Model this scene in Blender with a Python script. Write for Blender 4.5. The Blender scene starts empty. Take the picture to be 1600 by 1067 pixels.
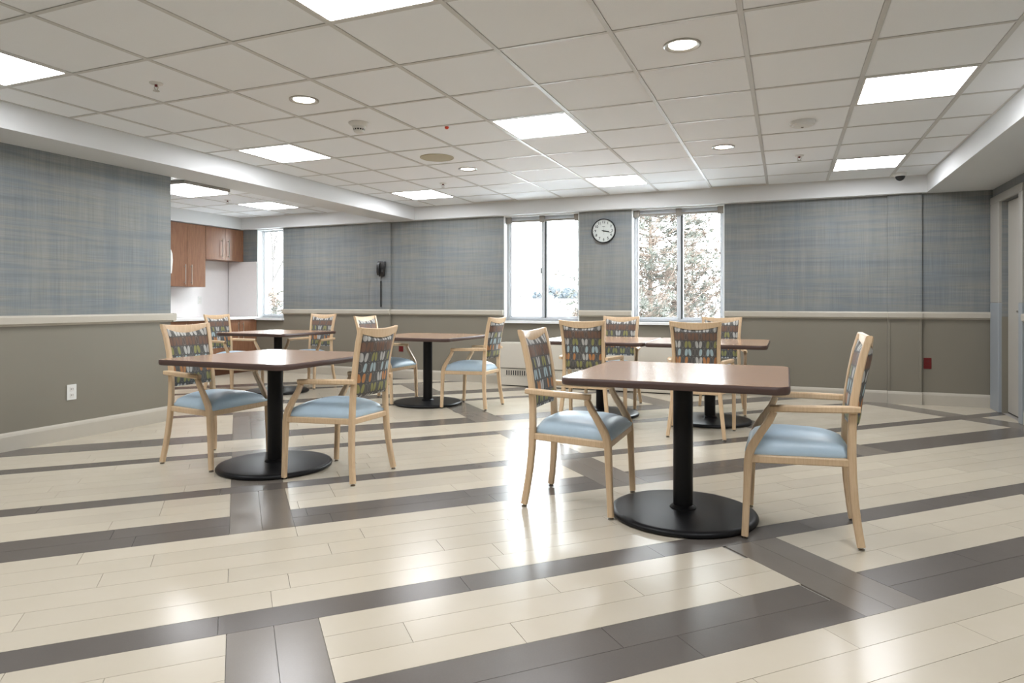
import bpy, bmesh, math, random
from mathutils import Vector, Matrix
from math import sin, cos, pi, radians

random.seed(7)
SC = bpy.context.scene
COL = SC.collection

# ------------------------------------------------------------------ camera
CAM_H = 1.08
YAW = 0.3916
F_PX = 1036.5
cam_data = bpy.data.cameras.new('camera')
cam_data.sensor_fit = 'HORIZONTAL'
cam_data.sensor_width = 36.0
cam_data.lens = 36.0 * F_PX / 1600.0
cam_data.shift_y = -(533.5 - 473.1) / 1600.0
cam_data.clip_start = 0.05
cam_data.clip_end = 500
cam = bpy.data.objects.new('camera', cam_data)
cam.location = (0, 0, CAM_H)
cam.rotation_euler = (pi / 2, 0, YAW)
COL.objects.link(cam)
SC.camera = cam

# ------------------------------------------------------------------ sky: flat bright winter overcast
world = bpy.data.worlds.new('overcast_sky')
world.use_nodes = True
SC.world = world
wn = world.node_tree.nodes
wn['Background'].inputs[0].default_value = (0.93, 0.97, 1.0, 1)
wn['Background'].inputs[1].default_value = 10.0

SC.view_settings.view_transform = 'Standard'
SC.view_settings.look = 'None'
SC.view_settings.gamma = 1.0
SC.view_settings.use_curve_mapping = False
SC.view_settings.exposure = 1.15
SC.cycles.max_bounces = 8
SC.cycles.use_light_tree = False
SC.cycles.glossy_bounces = 3
SC.cycles.adaptive_threshold = 0.02
PANEL_EMIT = 11.5        # troffer diffusers
DOWN_EMIT = 12.0         # recessed downlights

# ------------------------------------------------------------------ room dimensions (metres)
ZC, ZS = 2.416, 2.239            # ceiling, soffit
XL, XR, YB, YF = -5.24, 1.96, 8.17, -2.6
XBL, XBR, YBB = -4.80, 1.365, 8.06   # bulkhead faces
YK, XK, XKB = 4.45, -8.34, -7.95     # kitchen alcove: near wall, left wall, left bulkhead face
GX, GY, GT = 0.417, 3.8256, 0.61     # ceiling grid origin and pitch
RAIL_B, RAIL_T = 0.905, 0.985
DY0, DY1, DZ = 7.26, 7.86, 2.075          # door opening in the right wall

# ================================================================== materials
def new_mat(name):
    m = bpy.data.materials.new(name)
    m.use_nodes = True
    nt = m.node_tree
    b = nt.nodes['Principled BSDF']
    return m, nt, b

def N(nt, typ, **kw):
    n = nt.nodes.new(typ)
    for k, v in kw.items():
        setattr(n, k, v)
    return n

def math_node(nt, op, a, b=None, c=None):
    n = nt.nodes.new('ShaderNodeMath')
    n.operation = op
    for i, v in enumerate((a, b, c)):
        if v is None:
            continue
        if isinstance(v, (int, float)):
            n.inputs[i].default_value = v
        else:
            nt.links.new(v, n.inputs[i])
    return n.outputs[0]

def mix_col(nt, fac, a, b, blend='MIX'):
    n = nt.nodes.new('ShaderNodeMix')
    n.data_type = 'RGBA'
    n.blend_type = blend
    for sock, v in ((n.inputs['Factor'], fac), (n.inputs[6], a), (n.inputs[7], b)):
        if isinstance(v, (int, float)):
            sock.default_value = v
        elif isinstance(v, (tuple, list)):
            sock.default_value = (*v[:3], 1)
        else:
            nt.links.new(v, sock)
    return n.outputs[2]

def scaled_coord(nt, scale, rot=(0, 0, 0), kind='Object'):
    tc = nt.nodes.new('ShaderNodeTexCoord')
    mp = nt.nodes.new('ShaderNodeMapping')
    mp.inputs['Scale'].default_value = scale
    mp.inputs['Rotation'].default_value = rot
    nt.links.new(tc.outputs[kind], mp.inputs['Vector'])
    return mp.outputs[0]

def noise(nt, vec, scale, detail=3, rough=0.5):
    n = nt.nodes.new('ShaderNodeTexNoise')
    n.inputs['Scale'].default_value = scale
    n.inputs['Detail'].default_value = detail
    n.inputs['Roughness'].default_value = rough
    nt.links.new(vec, n.inputs['Vector'])
    return n.outputs['Fac']

def ramp(nt, fac, stops, interp='LINEAR'):
    n = nt.nodes.new('ShaderNodeValToRGB')
    cr = n.color_ramp
    cr.interpolation = interp
    while len(cr.elements) < len(stops):
        cr.elements.new(0.5)
    for e, (p, c) in zip(cr.elements, stops):
        e.position = p
    for e, (p, c) in zip(cr.elements, stops):
        e.color = (*c[:3], c[3] if len(c) > 3 else 1)
    nt.links.new(fac, n.inputs[0])
    return n

def bump(nt, b, fac, strength=0.1, dist=0.01):
    n = nt.nodes.new('ShaderNodeBump')
    n.inputs['Strength'].default_value = strength
    n.inputs['Distance'].default_value = dist
    nt.links.new(fac, n.inputs['Height'])
    nt.links.new(n.outputs[0], b.inputs['Normal'])

def plain(name, col, rough=0.5, metal=0.0, var=0.06, nscale=14.0, spec=0.5, bumpy=0.0):
    m, nt, b = new_mat(name)
    v = scaled_coord(nt, (1, 1, 1))
    f = noise(nt, v, nscale, 3)
    lo = tuple(c * (1 - var) for c in col)
    hi = tuple(min(1, c * (1 + var)) for c in col)
    nt.links.new(mix_col(nt, f, lo, hi), b.inputs['Base Color'])
    b.inputs['Roughness'].default_value = rough
    b.inputs['Metallic'].default_value = metal
    b.inputs['Specular IOR Level'].default_value = spec
    if bumpy:
        bump(nt, b, noise(nt, v, nscale * 12, 2), bumpy, 0.002)
    return m

def emitter(name, col, strength):
    m, nt, b = new_mat(name)
    nt.nodes.remove(b)
    e = nt.nodes.new('ShaderNodeEmission')
    e.inputs[0].default_value = (*col, 1)
    e.inputs[1].default_value = strength
    nt.links.new(e.outputs[0], nt.nodes['Material Output'].inputs[0])
    return m

def wood(name, c1, c2, scale=(30, 30, 3), rough=0.4, c3=None):
    m, nt, b = new_mat(name)
    v = scaled_coord(nt, scale)
    f = noise(nt, v, 3.0, 5, 0.6)
    r = ramp(nt, f, [(0.3, c1), (0.7, c2)] if c3 is None else [(0.25, c1), (0.5, c2), (0.75, c3)])
    nt.links.new(r.outputs[0], b.inputs['Base Color'])
    b.inputs['Roughness'].default_value = rough
    return m

def wallpaper():
    m, nt, b = new_mat('plaid_wallpaper')
    tc = nt.nodes.new('ShaderNodeTexCoord')
    sp = nt.nodes.new('ShaderNodeSeparateXYZ')
    nt.links.new(tc.outputs['Object'], sp.inputs[0])
    u = math_node(nt, 'ADD', sp.outputs[0], sp.outputs[1])
    z = sp.outputs[2]
    def vec(su, sz, off=0.0):
        c = nt.nodes.new('ShaderNodeCombineXYZ')
        nt.links.new(math_node(nt, 'MULTIPLY', u, su), c.inputs[0])
        nt.links.new(math_node(nt, 'MULTIPLY', z, sz), c.inputs[2])
        c.inputs[1].default_value = off
        return c.outputs[0]
    horiz = noise(nt, vec(0.22, 4.6, 3.0), 1.6, 4, 0.58)      # broad horizontal bands
    vert = noise(nt, vec(4.2, 0.12, 9.0), 1.6, 4, 0.6)       # vertical bands
    blotch = noise(nt, vec(0.9, 1.1, 5.0), 1.6, 2)
    thr_v = noise(nt, vec(330, 3, 1.0), 1.0, 2)              # warp threads
    thr_h = noise(nt, vec(3, 330, 2.0), 1.0, 2)              # weft threads
    ch = ramp(nt, horiz, [(0.30, (0.137, 0.149, 0.164)), (0.42, (0.198, 0.214, 0.222)), (0.50, (0.239, 0.239, 0.214)), (0.58, (0.164, 0.186, 0.207)), (0.64, (0.242, 0.245, 0.232)), (0.72, (0.205, 0.220, 0.222))])
    cv = ramp(nt, vert, [(0.32, (0.167, 0.182, 0.198)), (0.45, (0.222, 0.232, 0.226)), (0.52, (0.266, 0.266, 0.247)), (0.66, (0.180, 0.198, 0.214))])
    c = mix_col(nt, 0.36, ch.outputs[0], cv.outputs[0])
    blue = ramp(nt, blotch, [(0.42, (0, 0, 0)), (0.72, (0.310, 0.310, 0.310))])
    c = mix_col(nt, blue.outputs[0], c, (0.155, 0.201, 0.245))
    tv = ramp(nt, thr_v, [(0.3, (0.80, 0.80, 0.80)), (0.7, (1.16, 1.16, 1.15))])
    th = ramp(nt, thr_h, [(0.3, (0.84, 0.84, 0.84)), (0.7, (1.13, 1.13, 1.13))])
    c = mix_col(nt, 0.8, c, tv.outputs[0], 'MULTIPLY')
    c = mix_col(nt, 0.8, c, th.outputs[0], 'MULTIPLY')
    nt.links.new(c, b.inputs['Base Color'])
    b.inputs['Roughness'].default_value = 0.6
    bump(nt, b, math_node(nt, 'ADD', thr_v, thr_h), 0.08, 0.002)
    return m

def plank_mat(name, c1, c2, rough, speck=0.0):
    m, nt, b = new_mat(name)
    v = scaled_coord(nt, (1, 1, 1))
    mot = noise(nt, v, 5.0, 4, 0.6)
    fine = noise(nt, v, 160.0, 2, 0.6)
    oi = nt.nodes.new('ShaderNodeObjectInfo')
    c = mix_col(nt, mot, c1, c2)
    k = math_node(nt, 'MULTIPLY_ADD', oi.outputs['Random'], 0.09, 0.95)
    k = math_node(nt, 'ADD', k, math_node(nt, 'MULTIPLY', math_node(nt, 'SUBTRACT', fine, 0.5), speck))
    cc = nt.nodes.new('ShaderNodeCombineColor')
    for i in range(3):
        nt.links.new(k, cc.inputs[i])
    c = mix_col(nt, 1.0, c, cc.outputs[0], 'MULTIPLY')
    nt.links.new(c, b.inputs['Base Color'])
    r = math_node(nt, 'MULTIPLY_ADD', mot, 0.03, rough - 0.015)
    nt.links.new(r, b.inputs['Roughness'])
    b.inputs['Specular IOR Level'].default_value = 0.38
    bump(nt, b, noise(nt, v, 38.0, 2), 0.018, 0.004)
    return m

def leaf_fabric():
    """charcoal upholstery printed with rows of little leaf pairs"""
    m, nt, b = new_mat('leaf_print_fabric')
    tc = nt.nodes.new('ShaderNodeTexCoord')
    sp = nt.nodes.new('ShaderNodeSeparateXYZ')
    nt.links.new(tc.outputs['Object'], sp.inputs[0])
    CW, RH, X0, Z0 = 0.0275, 0.063, -0.165, 0.468
    cu = math_node(nt, 'DIVIDE', math_node(nt, 'SUBTRACT', sp.outputs[0], X0), CW)
    cv = math_node(nt, 'DIVIDE', math_node(nt, 'SUBTRACT', sp.outputs[2], Z0), RH)
    ci = math_node(nt, 'FLOOR', cu)
    ri = math_node(nt, 'FLOOR', cv)
    a = math_node(nt, 'SUBTRACT', math_node(nt, 'FRACT', cu), 0.5)
    d = math_node(nt, 'SUBTRACT', math_node(nt, 'FRACT', cv), 0.5)
    par = math_node(nt, 'MODULO', math_node(nt, 'ADD', ci, 100.0), 2.0)
    sgn = math_node(nt, 'MULTIPLY_ADD', par, -2.0, 1.0)
    # leaves of a pair lean apart at the top
    a = math_node(nt, 'ADD', a, math_node(nt, 'MULTIPLY', math_node(nt, 'MULTIPLY', d, sgn), 0.24))
    ea = math_node(nt, 'POWER', math_node(nt, 'DIVIDE', math_node(nt, 'ABSOLUTE', a), 0.40), 2.3)
    ed = math_node(nt, 'POWER', math_node(nt, 'DIVIDE', math_node(nt, 'ABSOLUTE', d), 0.44), 3.0)
    e = math_node(nt, 'ADD', ea, ed)
    inside = math_node(nt, 'LESS_THAN', e, 1.0)
    ring = math_node(nt, 'MULTIPLY', inside, math_node(nt, 'GREATER_THAN', e, 0.72))
    W, Y, B, O, X, R = (0.47, 0.465, 0.44, 1), (0.275, 0.27, 0.105, 1), (0.37, 0.475, 0.50, 1), (0.47, 0.215, 0.085, 1), (0, 0, 0, 0), (0.185, 0.108, 0.075, 1)
    rows = [[W, W, X, W, W, W, X, X, W, W, W, X],
            [Y, Y, X, X, Y, Y, X, Y, Y, X, Y, X],
            [O, O, X, O, X, X, W, W, O, O, X, O],
            [X, B, X, B, B, X, X, B, X, B, B, X],
            [W, W, X, Y, Y, X, W, W, X, Y, X, Y],
            [R, R, R, X, R, R, R, X, R, R, R, R],
            [W, W, X, W, W, X, W, W, W, W, X, W]]
    base = (0.098, 0.096, 0.092)
    col = None
    alpha = None
    ufac = math_node(nt, 'DIVIDE', math_node(nt, 'ADD', ci, 0.5), 12.0)
    for r, row in enumerate(rows):
        rp = ramp(nt, ufac, [(i / 12.0, c) for i, c in enumerate(row)], 'CONSTANT')
        sel = math_node(nt, 'COMPARE', ri, float(r), 0.25)
        if col is None:
            col, alpha = rp.outputs[0], rp.outputs[1]
        else:
            col = mix_col(nt, sel, col, rp.outputs[0])
            mx = nt.nodes.new('ShaderNodeMix')
            nt.links.new(sel, mx.inputs[0])
            nt.links.new(alpha, mx.inputs[2])
            nt.links.new(rp.outputs[1], mx.inputs[3])
            alpha = mx.outputs[0]
    band = math_node(nt, 'COMPARE', ri, 5.0, 0.25)
    ground = mix_col(nt, math_node(nt, 'MULTIPLY', band, 0.75), base, (0.135, 0.092, 0.072))
    fill = math_node(nt, 'MULTIPLY', inside, alpha)
    out = mix_col(nt, math_node(nt, 'MULTIPLY', ring, 0.7), ground, (0.30, 0.28, 0.25))
    out = mix_col(nt, fill, out, col)
    weave = noise(nt, scaled_coord(nt, (1, 1, 1)), 700, 1)
    nt.links.new(out, b.inputs['Base Color'])
    b.inputs['Roughness'].default_value = 0.75
    bump(nt, b, weave, 0.1, 0.001)
    return m

def glass_mat():
    m, nt, b = new_mat('window_glass')
    nt.nodes.remove(b)
    t = nt.nodes.new('ShaderNodeBsdfTransparent')
    t.inputs[0].default_value = (0.96, 0.98, 0.98, 1)
    g = nt.nodes.new('ShaderNodeBsdfGlossy')
    g.inputs['Roughness'].default_value = 0.02
    fr = nt.nodes.new('ShaderNodeFresnel')
    fr.inputs[0].default_value = 1.25
    mx = nt.nodes.new('ShaderNodeMixShader')
    nt.links.new(fr.outputs[0], mx.inputs[0])
    nt.links.new(t.outputs[0], mx.inputs[1])
    nt.links.new(g.outputs[0], mx.inputs[2])
    nt.links.new(mx.outputs[0], nt.nodes['Material Output'].inputs[0])
    return m

def tile_mat():
    m, nt, b = new_mat('acoustic_tile')
    v = scaled_coord(nt, (1, 1, 1))
    f = noise(nt, v, 220, 2, 0.7)
    g = noise(nt, v, 3, 2)
    c = mix_col(nt, f, (0.825, 0.85, 0.87), (0.895, 0.915, 0.93))
    nt.links.new(c, b.inputs['Base Color'])
    b.inputs['Roughness'].default_value = 0.9
    bump(nt, b, f, 0.25, 0.003)
    return m

M = {}
M['wallpaper'] = wallpaper()
M['greige'] = plain('greige_paint', (0.205, 0.186, 0.146), 0.55, var=0.03, nscale=3)
M['cream'] = plain('cream_trim', (0.47, 0.435, 0.365), 0.45, var=0.03)
M['white_paint'] = plain('white_paint', (0.70, 0.71, 0.71), 0.6, var=0.02, nscale=2)
M['tile'] = tile_mat()
M['grid'] = plain('grid_metal', (0.60, 0.595, 0.57), 0.4, var=0.03)
M['plank_white'] = plank_mat('ivory_plank', (0.525, 0.468, 0.365), (0.57, 0.515, 0.418), 0.22)
M['plank_dark'] = plank_mat('charcoal_plank', (0.108, 0.094, 0.082), (0.128, 0.113, 0.100), 0.26, 0.12)
M['plank_grey'] = plank_mat('taupe_plank', (0.172, 0.150, 0.125), (0.200, 0.177, 0.150), 0.23, 0.1)
M['subfloor'] = plain('grout', (0.30, 0.28, 0.25), 0.8)
M['maple'] = wood('maple_frame', (0.63, 0.445, 0.265), (0.73, 0.545, 0.35), (40, 40, 4), 0.38)
M['vinyl'] = plain('pale_blue_vinyl', (0.46, 0.60, 0.71), 0.38, var=0.05, nscale=30, bumpy=0.05)
M['leaf'] = leaf_fabric()
M['chrome'] = plain('glide_metal', (0.35, 0.34, 0.32), 0.25, 1.0)
M['laminate'] = wood('walnut_laminate', (0.345, 0.205, 0.122), (0.425, 0.265, 0.165), (3, 60, 20), 0.19)
M['edge'] = plain('table_edge', (0.080, 0.047, 0.039), 0.35)
M['black'] = plain('black_powder_coat', (0.010, 0.010, 0.011), 0.38, var=0.1, spec=0.22)
M['cherry'] = wood('cherry_cabinet', (0.20, 0.092, 0.048), (0.30, 0.15, 0.083), (22, 22, 2), 0.35)
M['cherry_dark'] = plain('cabinet_underside', (0.14, 0.055, 0.025), 0.5)
M['steel'] = plain('brushed_handle', (0.55, 0.52, 0.47), 0.3, 1.0)
M['counter'] = plain('white_counter', (0.80, 0.80, 0.79), 0.3, var=0.02)
M['splash'] = plain('backsplash_panel', (0.80, 0.77, 0.76), 0.4, var=0.02)
M['alu'] = plain('window_aluminium', (0.62, 0.65, 0.68), 0.35, 0.0, var=0.03)
M['alu_dark'] = plain('window_gasket', (0.06, 0.07, 0.07), 0.5)
M['taupe'] = plain('blind_taupe', (0.27, 0.25, 0.22), 0.6)
M['reveal'] = plain('window_reveal', (0.80, 0.82, 0.82), 0.5, var=0.02)
M['glass'] = glass_mat()
M['door'] = plain('door_paint', (0.40, 0.38, 0.335), 0.45, var=0.02)
M['door_guard'] = plain('door_frame_guard', (0.29, 0.315, 0.335), 0.45, var=0.02)
M['door_casing'] = plain('door_casing_paint', (0.37, 0.355, 0.32), 0.45, var=0.02)
M['plastic_white'] = plain('white_plastic', (0.72, 0.72, 0.69), 0.35, var=0.02)
M['plastic_ivory'] = plain('ivory_speaker', (0.50, 0.46, 0.34), 0.6, var=0.05, nscale=200)
M['plastic_black'] = plain('black_plastic', (0.02, 0.02, 0.02), 0.25)
M['slot'] = plain('dark_slot', (0.03, 0.03, 0.028), 0.6)
M['red'] = plain('red_cover', (0.13, 0.004, 0.004), 0.45)
M['red_dot'] = plain('red_cap', (0.75, 0.06, 0.02), 0.4)
M['heater'] = plain('cream_enamel', (0.60, 0.565, 0.49), 0.4, var=0.02)
M['dial'] = plain('clock_dial', (0.72, 0.70, 0.66), 0.5, var=0.02)
M['ink'] = plain('clock_ink', (0.03, 0.03, 0.03), 0.5)
M['panel_light'] = emitter('troffer_glow', (0.975, 0.99, 1.03), PANEL_EMIT)
M['down_light'] = emitter('downlight_glow', (1.0, 0.92, 0.80), DOWN_EMIT)
M['frame_white'] = plain('fixture_white', (0.70, 0.68, 0.64), 0.45)
M['reflector'] = plain('reflector_ring', (0.42, 0.41, 0.38), 0.3, 0.6)
M['snow'] = plain('snow', (0.50, 0.51, 0.53), 0.8, var=0.03, nscale=0.4)
M['bark'] = plain('bark', (0.16, 0.12, 0.095), 0.9, var=0.3)
M['needle_green'] = plain('frosted_needles', (0.078, 0.080, 0.066), 0.8, var=0.35, nscale=3)
M['needle_brown'] = plain('brown_needles', (0.100, 0.074, 0.058), 0.8, var=0.35, nscale=3)
M['far_tree'] = plain('hazy_pine', (0.030, 0.037, 0.043), 0.9, var=0.25, nscale=1)
M['twig'] = plain('pale_twigs', (0.055, 0.050, 0.047), 0.9, var=0.2)
M['shed_wall'] = plain('pale_siding', (0.10, 0.098, 0.095), 0.8)
M['soil'] = plain('exterior_wall', (0.4, 0.38, 0.35), 0.9)

# ================================================================== mesh helpers
class MB:
    def __init__(self):
        self.v, self.f, self.m = [], [], []
    def add(self, verts, faces, mi=0):
        o = len(self.v)
        self.v += [tuple(p) for p in verts]
        self.f += [tuple(i + o for i in f) for f in faces]
        self.m += [mi] * len(faces)
        return self
    def box(self, x0, x1, y0, y1, z0, z1, mi=0):
        v = [(x0, y0, z0), (x1, y0, z0), (x1, y1, z0), (x0, y1, z0), (x0, y0, z1), (x1, y0, z1), (x1, y1, z1), (x0, y1, z1)]
        f = [(3, 2, 1, 0), (4, 5, 6, 7), (0, 1, 5, 4), (1, 2, 6, 5), (2, 3, 7, 6), (3, 0, 4, 7)]
        return self.add(v, f, mi)
    def cbox(self, x0, x1, y0, y1, z0, z1, c=0.004, mi=0):
        c = min(c, (x1 - x0) * .45, (y1 - y0) * .45, (z1 - z0) * .45)
        X, Y, Z = (x0, x1), (y0, y1), (z0, z1)
        idx, v = {}, []
        for i in (0, 1):
            for j in (0, 1):
                for k in (0, 1):
                    sx, sy, sz = (1 - 2 * i) * c, (1 - 2 * j) * c, (1 - 2 * k) * c
                    for a, off in enumerate(((0, sy, sz), (sx, 0, sz), (sx, sy, 0))):
                        idx[i, j, k, a] = len(v)
                        v.append((X[i] + off[0], Y[j] + off[1], Z[k] + off[2]))
        f = []
        q = lambda *t: [idx[x] for x in t]
        for i in (0, 1):
            f.append(q((i, 0, 0, 0), (i, 1, 0, 0), (i, 1, 1, 0), (i, 0, 1, 0)))
            f.append(q((0, i, 0, 1), (1, i, 0, 1), (1, i, 1, 1), (0, i, 1, 1)))
            f.append(q((0, 0, i, 2), (1, 0, i, 2), (1, 1, i, 2), (0, 1, i, 2)))
        for j in (0, 1):
            for k in (0, 1):
                f.append(q((0, j, k, 1), (1, j, k, 1), (1, j, k, 2), (0, j, k, 2)))
                f.append(q((j, 0, k, 0), (j, 1, k, 0), (j, 1, k, 2), (j, 0, k, 2)))
                f.append(q((j, k, 0, 0), (j, k, 1, 0), (j, k, 1, 1), (j, k, 0, 1)))
        for i in (0, 1):
            for j in (0, 1):
                for k in (0, 1):
                    f.append(q((i, j, k, 0), (i, j, k, 1), (i, j, k, 2)))
        return self.add(v, f, mi)
    def lathe(self, prof, seg=32, cx=0, cy=0, mi=0, axis='z', cz=0, cap=True):
        v, f = [], []
        n = len(prof)
        for s in range(seg):
            a = 2 * pi * s / seg
            for r, t in prof:
                if axis == 'z':
                    v.append((cx + r * cos(a), cy + r * sin(a), cz + t))
                elif axis == 'y':
                    v.append((cx + r * cos(a), cy + t, cz + r * sin(a)))
                else:
                    v.append((cx + t, cy + r * cos(a), cz + r * sin(a)))
        for s in range(seg):
            s2 = (s + 1) % seg
            for i in range(n - 1):
                f.append((s * n + i, s2 * n + i, s2 * n + i + 1, s * n + i + 1))
        if cap:
            if prof[0][0] > 1e-6:
                f.append(tuple(s * n for s in range(seg))[::-1])
            if prof[-1][0] > 1e-6:
                f.append(tuple(s * n + n - 1 for s in range(seg)))
        return self.add(v, f, mi)
    def sweep(self, path, w, h, ref=(1, 0, 0), c=0.25, mi=0, round_=False):
        """rounded-rectangle section (w along ref, h across) swept along a polyline"""
        P = [Vector(p) for p in path]
        ref = Vector(ref)
        n = len(P)
        ws = w if isinstance(w, (list, tuple)) else [w] * n
        hs = h if isinstance(h, (list, tuple)) else [h] * n
        v, f = [], []
        K = 8
        for i, p in enumerate(P):
            if i == 0:
                t = (P[1] - P[0]).normalized(); k = 1
            elif i == n - 1:
                t = (P[-1] - P[-2]).normalized(); k = 1
            else:
                t1, t2 = (P[i] - P[i - 1]).normalized(), (P[i + 1] - P[i]).normalized()
                t = (t1 + t2).normalized()
                k = 1 / max(0.6, t.dot(t1))
            A = (ref - t * ref.dot(t)).normalized()
            B = t.cross(A)
            hw, hh = ws[i] / 2, hs[i] / 2 * k
            if round_:
                pts = [(hw * cos(2 * pi * j / K), hh * sin(2 * pi * j / K)) for j in range(K)]
            else:
                cw = c * min(hw, hh)
                pts = [(hw, -hh + cw), (hw, hh - cw), (hw - cw, hh), (-hw + cw, hh), (-hw, hh - cw), (-hw, -hh + cw), (-hw + cw, -hh), (hw - cw, -hh)]
            v += [p + A * a + B * b for a, b in pts]
        for i in range(n - 1):
            for j in range(K):
                j2 = (j + 1) % K
                f.append((i * K + j, i * K + j2, (i + 1) * K + j2, (i + 1) * K + j))
        f.append(tuple(range(K))[::-1])
        f.append(tuple((n - 1) * K + j for j in range(K)))
        return self.add(v, f, mi)
    def prism(self, poly, z0, z1, mi=0):
        n = len(poly)
        v = [(x, y, z0) for x, y in poly] + [(x, y, z1) for x, y in poly]
        f = [tuple(range(n))[::-1], tuple(range(n, 2 * n))] + [(i, (i + 1) % n, n + (i + 1) % n, n + i) for i in range(n)]
        return self.add(v, f, mi)
    def profile(self, prof, a, b, frame, mi=0):
        """extrude 2D profile (d,z) from a to b along the frame's axis; frame(d, t, z) -> xyz"""
        n = len(prof)
        v = [frame(d, a, z) for d, z in prof] + [frame(d, b, z) for d, z in prof]
        f = [tuple(range(n))[::-1], tuple(range(n, 2 * n))] + [(i, (i + 1) % n, n + (i + 1) % n, n + i) for i in range(n)]
        return self.add(v, f, mi)
    def mesh(self, name, mats, smooth=False, angle=35):
        me = bpy.data.meshes.new(name)
        me.from_pydata(self.v, [], self.f)
        for m in (mats if isinstance(mats, (list, tuple)) else [mats]):
            me.materials.append(M[m])
        if any(self.m):
            me.polygons.foreach_set('material_index', self.m)
        bm = bmesh.new()
        bm.from_mesh(me)
        bmesh.ops.recalc_face_normals(bm, faces=bm.faces)
        bm.to_mesh(me)
        bm.free()
        if smooth:
            me.polygons.foreach_set('use_smooth', [True] * len(me.polygons))
            me.set_sharp_from_angle(angle=radians(angle))
        me.update()
        return me
    def build(self, name, mats, parent=None, smooth=False, angle=35):
        return link(name, self.mesh(name, mats, smooth, angle), parent)

def link(name, data, parent=None):
    o = bpy.data.objects.new(name, data)
    COL.objects.link(o)
    if parent:
        o.parent = parent
    return o

def tag(o, label=None, cat=None, group=None, kind=None):
    if label: o['label'] = label
    if cat: o['category'] = cat
    if group: o['group'] = group
    if kind: o['kind'] = kind
    return o

def empty(name, loc=(0, 0, 0), rz=0.0, label=None, cat=None, group=None, kind=None):
    o = link(name, None)
    o.empty_display_size = 0.1
    o.location = loc
    o.rotation_euler = (0, 0, rz)
    return tag(o, label, cat, group, kind)

def copy_tree(o, parent=None):
    c = o.copy()
    COL.objects.link(c)
    c.parent = parent
    for ch in list(o.children):
        copy_tree(ch, c)
    return c

def rounded_rect(x0, x1, y0, y1, r, seg=6):
    out = []
    for cx, cy, a0 in ((x1 - r, y1 - r, 0), (x0 + r, y1 - r, 90), (x0 + r, y0 + r, 180), (x1 - r, y0 + r, 270)):
        for i in range(seg + 1):
            a = radians(a0 + 90 * i / seg)
            out.append((cx + r * cos(a), cy + r * sin(a)))
    return out

# ================================================================== floor
R2 = math.sqrt(0.5)
def clip_poly(poly, x0, x1, y0, y1):
    for ax, lim, sg in ((0, x0, 1), (0, x1, -1), (1, y0, 1), (1, y1, -1)):
        out = []
        for i, p in enumerate(poly):
            q = poly[(i + 1) % len(poly)]
            dp, dq = sg * (p[ax] - lim), sg * (q[ax] - lim)
            if dp >= 0:
                out.append(p)
            if (dp >= 0) != (dq >= 0):
                t = dp / (dp - dq)
                out.append((p[0] + (q[0] - p[0]) * t, p[1] + (q[1] - p[1]) * t))
        poly = out
        if len(poly) < 3:
            return []
    return poly

def poly_area(p):
    return abs(sum(p[i][0] * p[(i + 1) % len(p)][1] - p[(i + 1) % len(p)][0] * p[i][1] for i in range(len(p)))) / 2

cyaw, syaw = cos(YAW), sin(YAW)
def pixel(x, y, z):
    xc = cyaw * x + syaw * y
    zc = -syaw * x + cyaw * y
    return (800 + F_PX * xc / zc, 473.1 - F_PX * (z - CAM_H) / zc, zc)

floor_mb = MB().box(XL, XR, YF, YB, -0.12, -0.006).box(XR, XR + 0.12, DY0, DY1, -0.12, -0.002).box(XK, XL, YK, YB, -0.12, -0.006)
floor = tag(floor_mb.build('floor', 'subfloor'), 'floor laid diagonally with ivory, charcoal and taupe planks', kind='structure')

WQ, Q0, PLEN = 0.1432, 1.640, 0.870
STRIPS = [(-4.155, -3.866), (-2.10, -1.813), (-0.030, 0.260), (2.004, 2.293), (4.092, 4.382), (6.195, 6.484)]
DARK = {0, 1, 5, 12, 13, 17, 24, 28, 29, 37, 41, 42, 49, -7, -12, -11, -19, -24, -23, 53, 54}
GREY_ROWS = set(range(0, 5)) | set(range(12, 17)) | set(range(18, 25)) | set(range(28, 38)) | set(range(41, 50)) | set(range(-12, -7)) | set(range(-24, -12))
ROW_OFF = {5: 0.813, 4: 0.247, 3: 0.52, 2: 0.852, 1: 0.25, 0: 0.45, -1: 0.06, -2: 0.5}
planks = []           # (poly pieces, material)
def add_plank(p0, p1, q0, q1, mat):
    g = 0.0009
    p0 += g; p1 -= g; q0 += g; q1 -= g
    if p1 - p0 < 0.02 or q1 - q0 < 0.02:
        return
    quad = [((p - q) * R2, (p + q) * R2) for p, q in ((p0, q0), (p1, q0), (p1, q1), (p0, q1))]
    pieces = []
    for reg in ((XL, XR, YF, YB), (XK, XL, YK, YB)):
        c = clip_poly(quad, *reg)
        if c and poly_area(c) > 1e-4:
            pieces.append(c)
    if pieces:
        planks.append((pieces, mat))
rr = random.Random(3)
for k in range(-32, 96):
    q0 = Q0 + WQ * k
    q1 = q0 + WQ
    mat = 'plank_dark' if k in DARK else 'plank_white'
    off = ROW_OFF.get(k, rr.random() * PLEN)
    cuts = [-9.0] + ([x for s in STRIPS for x in s] if k in GREY_ROWS else []) + [9.0]
    spans = [(cuts[i], cuts[i + 1]) for i in range(0, len(cuts), 2)]
    for a, b in spans:
        j = math.floor((a - off) / PLEN)
        s = a
        while s < b - 1e-6:
            e = min(b, off + (j + 1) * PLEN)
            if e - s > 1e-4:
                add_plank(s, e, q0, q1, mat)
            s = e
            j += 1
def runs(rows):
    rows = sorted(rows)
    out, s = [], rows[0]
    for a, b in zip(rows, rows[1:] + [10 ** 6]):
        if b != a + 1:
            out.append((s, a + 1)); s = b
    return out
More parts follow.
